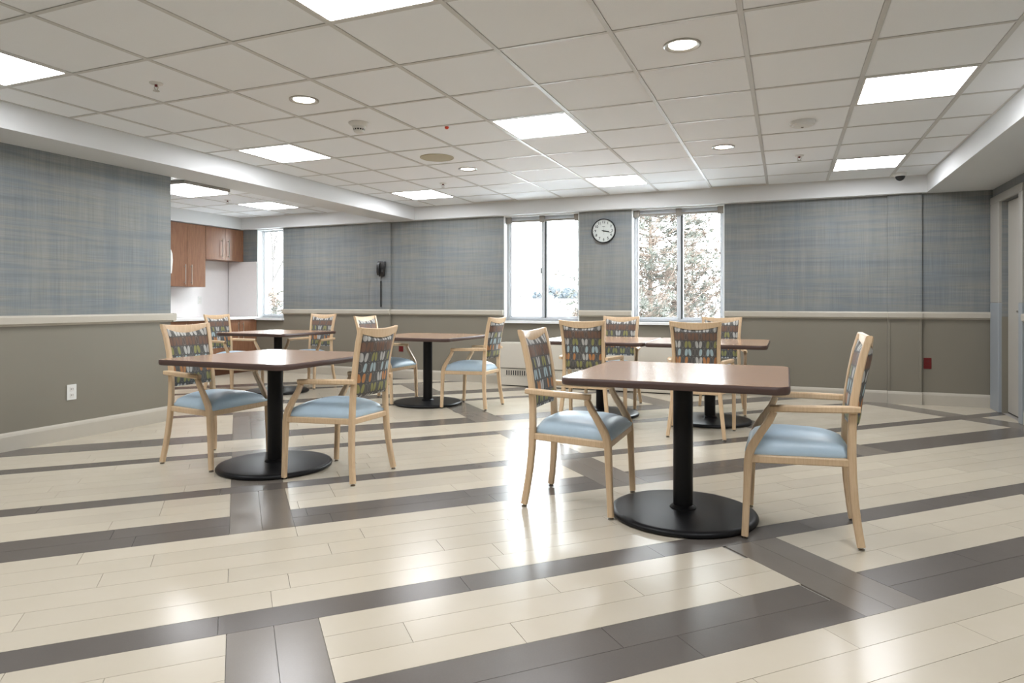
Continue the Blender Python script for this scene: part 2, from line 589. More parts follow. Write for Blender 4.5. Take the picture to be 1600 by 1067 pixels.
for a, b in STRIPS:
    mid = (a + b) / 2
    for k0, k1 in runs(GREY_ROWS):
        qa, qb = Q0 + WQ * k0, Q0 + WQ * k1
        for pa, pb, o in ((a, mid, 0.31), (mid, b, 0.74)):
            s = qa
            e = qa + PLEN * o if qb - qa > PLEN else qb
            while s < qb - 1e-6:
                e = min(e, qb)
                add_plank(s and pa, pb, s, e, 'plank_grey')
                s, e = e, e + PLEN
def visible_area(pieces):
    A = 0
    for pc in pieces:
        pts = [pixel(x, y, 0) for x, y in pc]
        if min(p[2] for p in pts) < 0.4:
            continue
        c = clip_poly([(p[0], p[1]) for p in pts], 0, 1600, 0, 1067)
        if c:
            A += poly_area(c)
    return A
ranked = sorted(((visible_area(pc), i) for i, (pc, _) in enumerate(planks)), reverse=True)
singles = [i for a, i in ranked[:300] if a > 60]
chosen = set(singles)
def plank_mb(mb, pieces, mi=0):
    for pc in pieces:
        mb.prism(pc, -0.006, 0.0, mi)
for i in singles:
    mb = MB()
    plank_mb(mb, planks[i][0])
    mb.build('plank', planks[i][1], floor)
rest = MB()
mats3 = ['plank_white', 'plank_dark', 'plank_grey']
for i, (pc, mt) in enumerate(planks):
    if i not in chosen:
        plank_mb(rest, pc, mats3.index(mt))
tag(rest.build('far_planks', mats3, floor), kind='stuff')

# ================================================================== walls
def split_wall_boxes(mb, boxes, axis):
    """boxes: (a0,a1,t0,t1,z0,z1); greige below the rail line, wallpaper above"""
    for a0, a1, t0, t1, z0, z1 in boxes:
        for lo, hi, mi in ((z0, min(z1, 0.945), 0), (max(z0, 0.945), z1, 1)):
            if hi - lo > 1e-4:
                if axis == 'x':
                    mb.box(a0, a1, t0, t1, lo, hi, mi)
                else:
                    mb.box(t0, t1, a0, a1, lo, hi, mi)

WIN = [(-7.74, -7.213), (-3.494, -2.444), (-1.768, -0.668)]
WSILL, WHEAD = 0.845, ZS
ZT = 2.56
mb = MB()
edges = [XK - 0.2] + [x for w in WIN for x in w] + [XR + 0.2]
boxes = [(edges[i], edges[i + 1], YB, YB + 0.24, -0.12, ZT) for i in range(0, len(edges), 2)]
for a, b in WIN:
    boxes += [(a, b, YB, YB + 0.24, -0.12, WSILL), (a, b, YB, YB + 0.24, WHEAD, ZT)]
split_wall_boxes(mb, boxes, 'x')
wall_back = tag(mb.build('wall_back', ['greige', 'wallpaper']), 'window wall with plaid wallpaper above greige paint', kind='structure')
# pilasters (furred columns) on the back wall, with small corner beads
for a, b in ((-5.60, -5.25), (1.01, 1.33)):
    pm = MB()
    split_wall_boxes(pm, [(a, b, YB - 0.03, YB, 0, ZS)], 'x')
    p = pm.build('pilaster', ['greige', 'wallpaper'], wall_back)
    bead = MB()
    for x in (a + 0.0, b - 0.028):
        bead.cbox(x, x + 0.028, YB - 0.036, YB - 0.0295, 0.135, RAIL_B, 0.003)
    bead.build('corner_guard', 'greige', wall_back)

mb = MB()
split_wall_boxes(mb, [(YF - 0.2, YK, XL - 0.16, XL, -0.12, ZT)], 'y')
wall_left = tag(mb.build('wall_left', ['greige', 'wallpaper']), 'left wall with blue plaid wallpaper over greige paint', kind='structure')
mb = MB()
split_wall_boxes(mb, [(XK - 0.2, XL - 0.16, YK - 0.16, YK, -0.12, ZT)], 'x')
tag(mb.build('wall_kitchen_near', ['greige', 'wallpaper']), 'near side wall of the kitchen alcove', kind='structure')
mb = MB().box(XK - 0.2, XK, YK, YB, -0.12, ZT)
wall_kitchen = tag(mb.build('wall_kitchen', 'splash'), 'left wall of the kitchen alcove behind the cabinets', kind='structure')
mb = MB()
split_wall_boxes(mb, [(YF - 0.2, DY0, XR, XR + 0.2, -0.12, ZT), (DY1, YB, XR, XR + 0.2, -0.12, ZT), (DY0, DY1, XR, XR + 0.2, DZ, ZT), (DY0, DY1, XR + 0.12, XR + 0.2, -0.12, DZ)], 'y')  # last box is an added backing that blocks sky light around the door
tag(mb.build('wall_right', ['greige', 'wallpaper']), 'right wall with the beige door and blue wallpaper', kind='structure')
mb = MB()
split_wall_boxes(mb, [(XL, XR, YF - 0.2, YF, -0.12, ZT)], 'x')
tag(mb.build('wall_front', ['greige', 'wallpaper']), 'wall behind the viewpoint', kind='structure')

# chair rails and baseboards: moulded profiles (d = distance out of the wall)
RAILP = [(0, RAIL_B), (0.012, RAIL_B), (0.020, RAIL_B + 0.010), (0.034, RAIL_B + 0.018), (0.036, RAIL_T - 0.014), (0.030, RAIL_T - 0.003), (0.018, RAIL_T), (0, RAIL_T)]
BASEP = [(0, 0), (0.016, 0), (0.016, 0.105), (0.012, 0.122), (0.006, 0.134), (0, 0.134)]
def moulding(name, runs_, prof, label):
    mb = MB()
    for kind, base, a, b in runs_:
        if kind == 'back':
            fr = lambda d, t, z, base=base: (t, base - d, z)
        elif kind == 'left':
            fr = lambda d, t, z, base=base: (base + d, t, z)
        elif kind == 'right':
            fr = lambda d, t, z, base=base: (base - d, t, z)
        elif kind == 'front':
            fr = lambda d, t, z, base=base: (t, base + d, z)
        mb.profile(prof, a, b, fr)
    return tag(mb.build(name, 'cream'), label, kind='structure')
back_runs = [(-7.213, -5.60, 0), (-5.60, -5.25, 0.03), (-5.25, -3.494, 0), (-2.444, -1.768, 0), (-0.668, 1.01, 0), (1.01, 1.33, 0.03), (1.33, XR, 0)]
moulding('trim_1', [('back', YB - o, a, b) for a, b, o in back_runs], RAILP, 'cream chair rail along the window wall')
moulding('trim_2', [('left', XL, YF, YK)], RAILP, 'cream chair rail along the left wall')
moulding('trim_3', [('right', XR, YF, 7.16)], RAILP, 'cream chair rail along the right wall')
moulding('baseboard_back', [('back', YB, -7.74, -5.60), ('back', YB - 0.03, -5.60, -5.25), ('back', YB, -5.25, -3.5), ('back', YB, -0.72, 1.01), ('back', YB - 0.03, 1.01, 1.33), ('back', YB, 1.33, XR)], BASEP, 'cream baseboard along the window wall')
moulding('baseboard_left', [('left', XL, YF, YK)], BASEP, 'cream baseboard along the left wall')
moulding('baseboard_right', [('right', XR, YF, 7.16)], BASEP, 'cream baseboard along the right wall')
# rail end return at the kitchen corner
mb = MB().profile(RAILP, XL - 0.16, XL + 0.034, lambda d, t, z: (t, YK + d, z))
tag(mb.build('trim_4', 'cream'), 'chair rail returning around the end of the left wall', kind='structure')

# ================================================================== ceiling
mb = MB().box(XBL, XBR, YF, YBB, ZC + 0.03, ZT).box(XKB, XL, YK, YBB, ZC + 0.03, ZT)
ceiling = tag(mb.build('ceiling', 'white_paint'), 'suspended ceiling of white acoustic tiles in a metal grid', kind='structure')
# bulkheads
mb = MB().box(XL - 0.0, XBL, YF, YBB, ZS, ZT)
tag(mb.build('trim_5', 'white_paint'), 'dropped white beam between dining room and kitchen', kind='structure')
mb = MB().box(XK, XR, YBB, YB, ZS, ZT)
tag(mb.build('trim_6', 'white_paint'), 'dropped white bulkhead above the windows', kind='structure')
mb = MB().box(XBR, XR, YF, YBB, ZS, ZT)
tag(mb.build('trim_7', 'white_paint'), 'dropped white bulkhead along the right wall', kind='structure')
mb = MB().box(XK, XKB, YK, YBB, ZS, ZT)
tag(mb.build('trim_8', 'white_paint'), 'dropped white bulkhead above the kitchen cabinets', kind='structure')

gx = lambda i: GX - GT * i
gy = lambda j: GY + GT * j
LIGHTS = {}
for i in (-1, 3, 7):
    for j in (-7, -3, 1, 5):
        LIGHTS[i, j] = 1
KLIGHTS = [(11, 5)]
DOWN = [(1, -5), (5, -5), (1, -1), (5, -1), (1, 3), (5, 3)]
g = 0.012
full_tile = MB().cbox(-GT / 2 + g, GT / 2 - g, -GT / 2 + g, GT / 2 - g, 0.0, 0.014, 0.003).mesh('ceiling_tile', 'tile')
def tiles(x0, x1, y0, y1, ir, jr, skip):
    for i in ir:
        for j in jr:
            if (i, j) in skip:
                continue
            a, b = max(x0, gx(i + 1)), min(x1, gx(i))
            c, d = max(y0, gy(j)), min(y1, gy(j + 1))
            if b - a < 0.04 or d - c < 0.04:
                continue
            if abs(b - a - GT) < 1e-3 and abs(d - c - GT) < 1e-3:
                o = link('ceiling_tile', full_tile, ceiling)
                o.location = ((a + b) / 2, (c + d) / 2, ZC + 0.003)
            else:
                MB().cbox(a + g, b - g, c + g, d - g, ZC + 0.003, ZC + 0.017, 0.003).build('ceiling_tile', 'tile', ceiling)
tiles(XBL, XBR, YF, YBB, range(-2, 9), range(-11, 7), LIGHTS)
tiles(XKB, XL, YK, YBB, range(9, 15), range(0, 7), KLIGHTS)
def rails(x0, x1, y0, y1, ir, jr):
    for i in ir:
        x = gx(i)
        if x0 + 0.02 < x < x1 - 0.02:
            MB().box(x - 0.0125, x + 0.0125, y0, y1, ZC - 0.001, ZC + 0.004).build('grid_bar', 'grid', ceiling)
    for j in jr:
        y = gy(j)
        if y0 + 0.02 < y < y1 - 0.02:
            MB().box(x0, x1, y - 0.0115, y + 0.0115, ZC, ZC + 0.004).build('grid_bar', 'grid', ceiling)
    mb = MB()
    mb.box(x0, x0 + 0.016, y0, y1, ZC - 0.0005, ZC + 0.004).box(x1 - 0.016, x1, y0, y1, ZC - 0.0005, ZC + 0.004)
    mb.box(x0, x1, y1 - 0.016, y1, ZC - 0.0007, ZC + 0.004)
    mb.build('edge_angle', 'grid', ceiling)
rails(XBL, XBR, YF, YBB, range(-2, 10), range(-11, 8))
rails(XKB, XL, YK, YBB, range(9, 15), range(0, 8))

# ================================================================== ceiling fixtures
def troffer(i, j, label, drop=0.0, group='square ceiling light panels'):
    cx, cy = gx(i + 0.5), gy(j + 0.5)
    t = empty('ceiling_light', (cx, cy, ZC), 0, label, 'ceiling light', group)
    s = GT / 2 - 0.014
    mb = MB()
    for a, b, c, d in ((-s, s, -s, -s + 0.014), (-s, s, s - 0.014, s), (-s, -s + 0.014, -s + 0.014, s - 0.014), (s - 0.014, s, -s + 0.014, s - 0.014)):
        mb.box(a, b, c, d, -0.001 - drop, 0.026)
    mb.build('frame', 'frame_white', t)
    MB().prism(rounded_rect(-s + 0.0145, s - 0.0145, -s + 0.0145, s - 0.0145, 0.012, 3), 0.0 - drop, 0.010 - drop).build('diffuser', 'panel_light', t)
    return t
LAB = {(3, 1): 'square ceiling light panel in the middle of the ceiling',
       (-1, 1): 'large bright square ceiling light panel at upper right',
       (-1, 5): 'square ceiling light panel beside the dome camera at far right',
       (3, 5): 'square ceiling light panel above the window with the clock beside it',
       (7, 5): 'small far square ceiling light panel at the corner of the beam and window bulkhead',
       (7, 1): 'square ceiling light panel between the smoke detector and the dropped beam',
       (7, -3): 'square ceiling light panel cut off by the left edge of the picture',
       (3, -3): 'square ceiling light panel cut off by the top edge of the picture'}
for (i, j) in LIGHTS:
    troffer(i, j, LAB.get((i, j), 'square ceiling light panel overhead beyond the picture frame'))
troffer(11, 5, 'square ceiling light panel in the kitchen ceiling nearest the window', group='kitchen ceiling lights')
# surface-mounted kitchen fixture
kl = empty('ceiling_light', (-6.36, 5.62, ZC - 0.001), 0, 'surface-mounted box light on the kitchen ceiling behind the left wall', 'ceiling light', 'kitchen ceiling lights')
MB().cbox(-0.325, 0.325, -0.325, 0.325, -0.036, 0, 0.006).build('housing', 'taupe', kl)
MB().cbox(-0.305, 0.305, -0.305, 0.305, -0.060, -0.0365, 0.006).build('diffuser', 'panel_light', kl)

DLAB = {(1, -1): 'large round recessed downlight nearest the viewer', (5, -1): 'round recessed downlight in front of the smoke detector',
        (1, 3): 'round recessed downlight in front of the right-hand window', (5, 3): 'small far round recessed downlight behind the ivory ceiling speaker'}
for i, j in DOWN:
    t = empty('recessed_downlight', (gx(i + 0.5), gy(j + 0.5), ZC), 0, DLAB.get((i, j), 'round recessed downlight beyond the picture frame'), 'downlight', 'round recessed downlights')
    MB().lathe([(0.068, 0.0025), (0.072, -0.001), (0.088, -0.006), (0.095, -0.003), (0.096, 0.0028)], 40, cap=False).build('trim_ring', 'reflector', t, True)
    MB().lathe([(0.0, 0.0015), (0.067, 0.0015), (0.067, 0.0026), (0.0, 0.0026)], 40).build('lamp', 'down_light', t)

t = empty('smoke_detector', (gx(5.5), gy(0.5), ZC + 0.003), 0, 'white smoke detector with dark vents hanging below the ceiling tiles', 'smoke detector')
MB().lathe([(0.0, 0), (0.078, 0), (0.078, -0.006), (0.070, -0.014), (0.052, -0.026), (0.0, -0.026)], 40).build('base', 'plastic_white', t, True)
MB().lathe([(0.0, -0.0262), (0.050, -0.0262), (0.046, -0.046), (0.0, -0.046)], 40).build('body', 'plastic_white', t, True)
MB().lathe([(0.0, -0.0462), (0.043, -0.0462), (0.041, -0.058), (0.0, -0.058)], 32).build('vent_core', 'slot', t, True)
vm = MB()
for k in range(14):
    a = 2 * pi * k / 14
    vm.sweep([(0.0435 * cos(a), 0.0435 * sin(a), -0.0462), (0.041 * cos(a), 0.041 * sin(a), -0.058)], 0.006, 0.004, (-sin(a), cos(a), 0))
vm.build('vent_ribs', 'plastic_white', t)
MB().lathe([(0.0, -0.0582), (0.042, -0.0582), (0.036, -0.070), (0.022, -0.077), (0.0, -0.078)], 32).build('cap', 'plastic_white', t, True)

t = empty('heat_detector', (gx(0.5), gy(2.5), ZC + 0.003), 0, 'flat round white detector on the ceiling near the upper right light', 'detector')
MB().lathe([(0, 0), (0.088, 0), (0.090, -0.010), (0.086, -0.026), (0.0, -0.026)], 40).build('base', 'plastic_white', t, True)
MB().lathe([(0, -0.0262), (0.074, -0.0262), (0.066, -0.036), (0.04, -0.041), (0, -0.042)], 40).build('cover', 'plastic_white', t, True)
MB().lathe([(0.0, -0.0385), (0.010, -0.0385), (0.009, -0.046), (0, -0.046)], 16).build('sensor', 'taupe', t, True)

def sprinkler(x, y, label):
    t = empty('sprinkler', (x, y, ZC + 0.003), 0, label, 'sprinkler', 'ceiling sprinklers')
    MB().lathe([(0, 0), (0.040, 0), (0.037, -0.006), (0.016, -0.010), (0, -0.010)], 28).build('escutcheon', 'plastic_white', t, True)
    MB().lathe([(0, -0.0102), (0.010, -0.0102), (0.008, -0.022), (0, -0.022)], 16).build('bulb', 'red', t, True)
    fm = MB()
    for s in (-1, 1):
        fm.sweep([(0.011 * s, 0, -0.0102), (0.016 * s, 0, -0.028), (0.003 * s, 0, -0.046)], 0.005, 0.004, (0, 1, 0))
    fm.build('yoke', 'steel', t)
    MB().lathe([(0, -0.046), (0.019, -0.046), (0.019, -0.049), (0, -0.049)], 20).build('deflector', 'steel', t, True)
sprinkler(gx(6.5), gy(-1.5), 'small ceiling sprinkler in the tiles at upper left')
sprinkler(gx(0.5), gy(4.5), 'small ceiling sprinkler in front of the dome camera')
sprinkler(gx(6.5), gy(4.5), 'small far ceiling sprinkler beside the corner light panel')
sprinkler(gx(11.7), gy(4.5), 'tiny sprinkler on the kitchen alcove ceiling')

t = empty('ceiling_speaker', (gx(5.55), gy(2.55), ZC + 0.003), 0, 'round ivory ceiling speaker grille among the tiles', 'speaker')
MB().lathe([(0, 0), (0.155, 0), (0.155, -0.006), (0.146, -0.009), (0.143, -0.006), (0.0, -0.006)], 48).build('rim', 'plastic_ivory', t, True)
MB().lathe([(0, -0.0062), (0.142, -0.0062), (0.10, -0.010), (0.0, -0.012)], 48).build('grille', 'plastic_ivory', t, True)

t = tag(MB().lathe([(0, 0.001), (0.014, 0.001), (0.016, -0.006), (0.010, -0.016), (0, -0.019)], 20).build('indicator_lamp', 'red_dot', None, True), 'tiny red indicator on the ceiling grid left of the middle light', 'indicator')
t.location = (gx(4.58), gy(1.04), ZC - 0.002)

t = empty('dome_camera', (1.09, 7.86, ZC + 0.003), 0, 'small dark dome security camera in the ceiling corner', 'security camera')
MB().lathe([(0, 0), (0.062, 0), (0.064, -0.018), (0.056, -0.034), (0.0, -0.034)], 36).build('housing', 'plastic_white', t, True)
MB().lathe([(0, -0.0342)] and [(0.046, -0.0342), (0.043, -0.052), (0.030, -0.070), (0.012, -0.079), (0.0, -0.080)], 32).build('dome', 'plastic_black', t, True)

def slot(x0, x1, y, label):
    t = empty('air_slot', ((x0 + x1) / 2, y, ZC - 0.002), 0, label, 'air vent', 'linear air slots along the window bulkhead')
    w = (x1 - x0) / 2
    mb = MB()
    mb.cbox(-w, w, -0.045, -0.022, -0.004, 0.001, 0.0015).cbox(-w, w, 0.022, 0.045, -0.004, 0.001, 0.0015)
    mb.cbox(-w, -w + 0.012, -0.0215, 0.0215, -0.004, 0.001, 0.0015).cbox(w - 0.012, w, -0.0215, 0.0215, -0.004, 0.001, 0.0015)
    mb.build('frame', 'frame_white', t)
    MB().box(-w + 0.0125, w - 0.0125, -0.021, 0.021, 0.0, 0.001).build('opening', 'slot', t)
    MB().box(-w + 0.0125, w - 0.0125, -0.003, 0.003, -0.004, -0.0005).build('blade', 'frame_white', t)
slot(-3.83, -3.26, 8.00, 'thin air slot in the ceiling left of the first big window')
slot(-0.80, -0.20, 8.00, 'thin air slot in the ceiling above the wall right of the windows')
slot(-7.02, -6.42, 8.00, 'thin air slot in the kitchen ceiling')

# ================================================================== windows
YG = 8.30
def window(n, a, b, mull, label, handle=True):
    root = empty('window_%d' % n, ((a + b) / 2, YG, WSILL), 0, label, None, None, 'structure')
    cx = (a + b) / 2
    L, Rr = a - cx, b - cx
    H0, H1 = 0.0, WHEAD - WSILL
    HD = 0.06 if mull is not None else 0.018
    y0, y1 = -0.025, 0.045
    # lining boards of the recess
    mb = MB()
    mb.box(L + 0.0005, L + 0.012, -0.128, -0.0255, 0.0005, H1 - 0.001).box(Rr - 0.012, Rr - 0.0005, -0.128, -0.0255, 0.0005, H1 - 0.001)
    mb.box(L + 0.0122, Rr - 0.0122, -0.128, -0.0255, H1 - 0.012, H1 - 0.001)
    mb.build('recess_lining', 'reveal', root)
    fr = MB()
    fw = 0.045 if mull is not None else 0.018
    fr.cbox(L, L + fw, y0, y1, H0, H1, 0.004).cbox(Rr - fw, Rr, y0, y1, H0, H1, 0.004)
    fr.cbox(L + fw, Rr - fw, y0, y1, H0, H0 + 0.036, 0.004).cbox(L + fw, Rr - fw, y0, y1, H1 - HD, H1, 0.004)
    fr.build('window_frame', 'alu', root)
    sp = [(L + fw, Rr - fw)]
    if mull is not None:
        m = mull - cx
        MB().cbox(m - 0.024, m + 0.014, y0 - 0.006, y1, H0 + 0.036, H1 - HD, 0.004).build('mullion', 'alu', root)
        MB().box(m + 0.0142, m + 0.028, y0 + 0.008, y1, H0 + 0.036, H1 - HD).build('mullion_gasket', 'alu_dark', root)
        sp = [(L + fw, m - 0.024), (m + 0.028, Rr - fw)]
    for k, (p, q) in enumerate(sp):
        sash = MB()
        w = 0.014
        z0, z1 = H0 + 0.036, H1 - HD
        sash.box(p, p + w, 0.0, 0.03, z0, z1).box(q - w, q, 0.0, 0.03, z0, z1).box(p + w, q - w, 0.0, 0.03, z0, z0 + 0.02).box(p + w, q - w, 0.0, 0.03, z1 - w, z1)
        s = sash.build('sash', 'alu', root)
        MB().box(p + w, q - w, 0.012, 0.018, z0 + 0.02, z1 - w).build('pane', 'glass', s)
    # sill board with a nosed front edge
    sm = MB()
    sm.profile([(-0.0, -0.034), (0.0, -0.004), (-0.003, 0.0), (-0.20, 0.0), (-0.20, -0.034)], L - 0.012, Rr + 0.012, lambda d, t, z: (t, -0.178 - d, z + 0.0))
    sill = sm.build('window_sill', 'reveal', root)
    if mull is not None:
        # rolled-up blind: head rail with brackets
        z = H1 - 0.085
        MB().cbox(L + 0.02, Rr - 0.02, -0.075, -0.045, z, z + 0.026, 0.005).build('blind_rail', 'taupe', root)
        for x in (L + 0.05, mull - cx - 0.005, Rr - 0.05):
            MB().cbox(x - 0.035, x + 0.035, -0.080, -0.040, z - 0.012, H1 - 0.0125, 0.004).build('blind_bracket', 'taupe', root)
        if handle:
            MB().cbox(mull - cx - 0.034, mull - cx - 0.0245, y0 - 0.03, y0 - 0.008, 0.62, 0.70, 0.003).build('latch', 'alu_dark', root)
    return root
window(1, *WIN[0], None, 'narrow bright window beside the kitchen cabinets')
window(2, *WIN[1], -2.965, 'sliding window overlooking the snow field')
window(3, *WIN[2], -1.20, 'sliding window with a pine tree outside')

# ================================================================== door
root = empty('door_1', (XR, (DY0 + DY1) / 2, 0), 0, 'beige door in a two-tone frame at the right edge', None, None, 'structure')
hw = (DY1 - DY0) / 2
MB().cbox(0.050, 0.092, -hw + 0.004, hw - 0.004, 0.012, DZ - 0.004, 0.003).build('door_leaf', 'door', root)
MB().box(0.052, 0.09, -hw + 0.006, hw - 0.006, 0.0, 0.0118).build('door_gap_shade', 'plastic_black', root)  # black strip stands in for the shade in the gap under the leaf
casing_w = 0.29
for y0, y1, nm in ((hw, hw + casing_w, 1), (-hw - 0.10, -hw, 0)):
    MB().cbox(-0.026, 0.049, y0 + 0.0005, y1, 1.0805, DZ + 0.0, 0.004).build('door_casing', 'door_casing', root)
    MB().cbox(-0.027, 0.049, y0 + 0.0005, y1, 0.0, 1.08, 0.004).build('casing_guard', 'door_guard', root)
MB().cbox(-0.026, 0.049, -hw - 0.10, hw + casing_w, DZ + 0.0005, DZ + 0.075, 0.004).build('door_head', 'door_casing', root)
hm = MB().lathe([(0, 0), (0.026, 0), (0.024, -0.010), (0.010, -0.014), (0.010, -0.042), (0.0, -0.042)], 20, axis='x')
hm.sweep([(-0.036, 0, 0), (-0.036, 0.11, 0)], 0.018, 0.014, (0, 0, 1))
o = hm.build('lever_handle', 'steel', root, True)
o.location = (0.050, -hw + 0.07, 1.0)

# ================================================================== kitchen
def bar_handle(parent, x, y, z0, z1):
    """vertical bow handle on a face looking +X at x"""
    mb = MB()
    mb.sweep([(x + 0.030, y, z0), (x + 0.030, y, z1)], 0.010, 0.010, (0, 1, 0), round_=True)
    for z in (z0 + 0.03, z1 - 0.03):
        mb.sweep([(x, y, z), (x + 0.030, y, z)], 0.008, 0.008, (0, 0, 1), round_=True)
    return mb.build('handle', 'steel', parent, True)
def cabinet(name, xb, xf, y0, y1, z0, z1, doors, label, hz, toe=0.0):
    """doors: list of (y0,y1,handle_y); carcass behind the door plane"""
    t = empty(name, ((xb + xf) / 2, (y0 + y1) / 2, z0), 0, label, 'cabinet')
    xb = xb + 0.014
    ox, oy, oz = (xb + xf) / 2, (y0 + y1) / 2, z0
    MB().box(xb - ox, xf - 0.021 - ox, y0 + 0.001 - oy, y1 - 0.001 - oy, toe, z1 - oz).build('carcass', 'cherry', t)
    if toe:
        MB().box(xb - ox, xf - 0.07 - ox, y0 + 0.001 - oy, y1 - 0.001 - oy, 0.0, toe - 0.0005).build('toe_kick', 'cherry_dark', t)
    for a, b, hy in doors:
        d = MB().cbox(xf - 0.020 - ox, xf - ox, a + 0.0015 - oy, b - 0.0015 - oy, toe + 0.002, z1 - 0.002 - oz, 0.002).build('cabinet_door', 'cherry', t)
        bar_handle(d, xf - ox, hy - oy, hz[0] - oz, hz[1] - oz)
    return t
cabinet('wall_cabinet', XK, -8.01, 6.78, 7.415, 1.315, 2.232, [(6.78, 7.085, 7.035), (7.085, 7.415, 7.145)], 'taller cherry wall cabinet hanging behind the end of the left wall', (1.345, 1.635))
cabinet('wall_cabinet', XK, -8.01, 7.42, 8.165, 1.735, 2.232, [(7.42, 7.793, 7.715), (7.793, 8.165, 7.845)], 'shorter cherry wall cabinet in the corner by the kitchen window', (1.77, 2.06))
cabinet('wall_cabinet', XK, -8.01, 6.14, 6.775, 1.315, 2.232, [(6.14, 6.455, 6.40), (6.455, 6.775, 6.51)], 'cherry wall cabinet hidden behind the left wall', (1.345, 1.635))
cabinet('base_cabinet', XK, -7.74, 7.30, 8.165, 0.0, 0.822, [(7.30, 7.815, 7.765), (7.815, 8.165, 7.865)], 'cherry base cabinet in the corner below the kitchen window', (0.50, 0.785), 0.10)
cabinet('base_cabinet', XK, -7.74, 6.43, 7.295, 0.0, 0.822, [(6.43, 6.86, 6.81), (6.86, 7.295, 6.91)], 'cherry base cabinet behind the leftmost back chair', (0.50, 0.785), 0.10)
cabinet('base_cabinet', XK, -7.74, 5.55, 6.425, 0.0, 0.822, [(5.55, 5.985, 5.93), (5.985, 6.425, 6.04)], 'cherry base cabinet hidden behind the left wall', (0.50, 0.785), 0.10)
ct = tag(MB().cbox(XK + 0.002, -7.715, 5.55, YB - 0.003, 0.8235, 0.862, 0.004).build('countertop', 'counter'), 'white countertop on the cherry base cabinets', 'countertop')
sp = tag(MB().cbox(XK + 0.014, -7.745, YB - 0.012, YB - 0.0005, 0.8625, 1.733, 0.002).build('backsplash_panel', 'splash'), 'plain backsplash panel between counter and wall cabinet by the window', 'panel')
o = empty('power_outlet', (XK + 0.001, 7.60, 1.12), 0, 'small white outlet on the kitchen backsplash', 'outlet')
MB().cbox(0, 0.006, -0.036, 0.036, -0.058, 0.058, 0.002).build('plate', 'plastic_white', o)
for z in (-0.022, 0.022):
    MB().cbox(0.0062, 0.008, -0.016, 0.016, z - 0.015, z + 0.015, 0.0008).build('socket', 'frame_white', o)

# dispenser on the end of the left wall
t = empty('soap_dispenser', (-5.315, YK + 0.001, 1.335), 0, 'white wall dispenser on the end of the left wall', 'dispenser')
MB().sweep([(0, 0.017, 0.02), (0, 0.021, 0.06), (0, 0.025, 0.14), (0, 0.022, 0.20), (0, 0.013, 0.235)], 0.11, [0.032, 0.040, 0.048, 0.042, 0.024], (1, 0, 0), 0.5).build('cover', 'plastic_white', t, True)
MB().cbox(-0.045, 0.045, 0.001, 0.02, -0.002, 0.018, 0.004).build('nozzle', 'slot', t)

# ================================================================== wall items
t = empty('power_outlet', (XL + 0.0005, 3.53, 0.372), 0, 'white duplex outlet on the left wall', 'outlet')
MB().cbox(0, 0.006, -0.038, 0.038, -0.061, 0.061, 0.002).build('plate', 'plastic_white', t)
for z in (-0.024, 0.024):
    s = MB().cbox(0.0062, 0.009, -0.017, 0.017, z - 0.016, z + 0.016, 0.002).build('socket', 'frame_white', t)
    MB().box(0.0091, 0.0095, -0.008, -0.005, z - 0.005, z + 0.008).box(0.0091, 0.0095, 0.005, 0.008, z - 0.005, z + 0.008).build('slot', 'slot', s)

def red_outlet(x, label):
    t = empty('red_outlet', (x, YB - 0.0005, 0.44), 0, label, 'outlet', 'red emergency outlets')
    MB().cbox(-0.036, 0.036, -0.006, 0, -0.058, 0.058, 0.002).build('plate', 'red', t)
    for z in (-0.023, 0.023):
        s = MB().cbox(-0.016, 0.016, -0.009, -0.0062, z - 0.015, z + 0.015, 0.0015).build('socket', 'red', t)
        MB().box(-0.007, -0.004, -0.0094, -0.0091, z - 0.005, z + 0.007).box(0.004, 0.007, -0.0094, -0.0091, z - 0.005, z + 0.007).build('slot', 'slot', s)
red_outlet(1.385, 'red outlet low on the wall near the door')
red_outlet(-5.09, 'red outlet low on the wall behind the middle table')

t = empty('wall_phone', (-5.385, YB - 0.0305, 1.46), 0, 'black wall phone with a dangling black cable', 'telephone')
MB().sweep([(0, -0.018, 0), (0, -0.022, 0.04), (0, -0.024, 0.16), (0, -0.020, 0.215)], [0.085, 0.105, 0.125, 0.12], [0.034, 0.044, 0.048, 0.038], (1, 0, 0), 0.5).build('body', 'plastic_black', t, True)
MB().sweep([(-0.032, -0.052, 0.02), (-0.032, -0.066, 0.06), (-0.032, -0.066, 0.15), (-0.032, -0.054, 0.195)], 0.042, [0.020, 0.026, 0.026, 0.020], (1, 0, 0), 0.5).build('handset', 'plastic_black', t, True)
MB().cbox(0.012, 0.040, -0.0485, -0.0445, 0.06, 0.10, 0.002).build('keypad', 'slot', t)
MB().sweep([(-0.018, -0.012, -0.002), (-0.020, -0.010, -0.06)], 0.006, 0.006, (1, 0, 0), round_=True).build('cord', 'plastic_black', t)
MB().cbox(-0.032, -0.012, -0.012, -0.0005, -0.44, -0.062, 0.003).build('cable_cover', 'plastic_black', t)

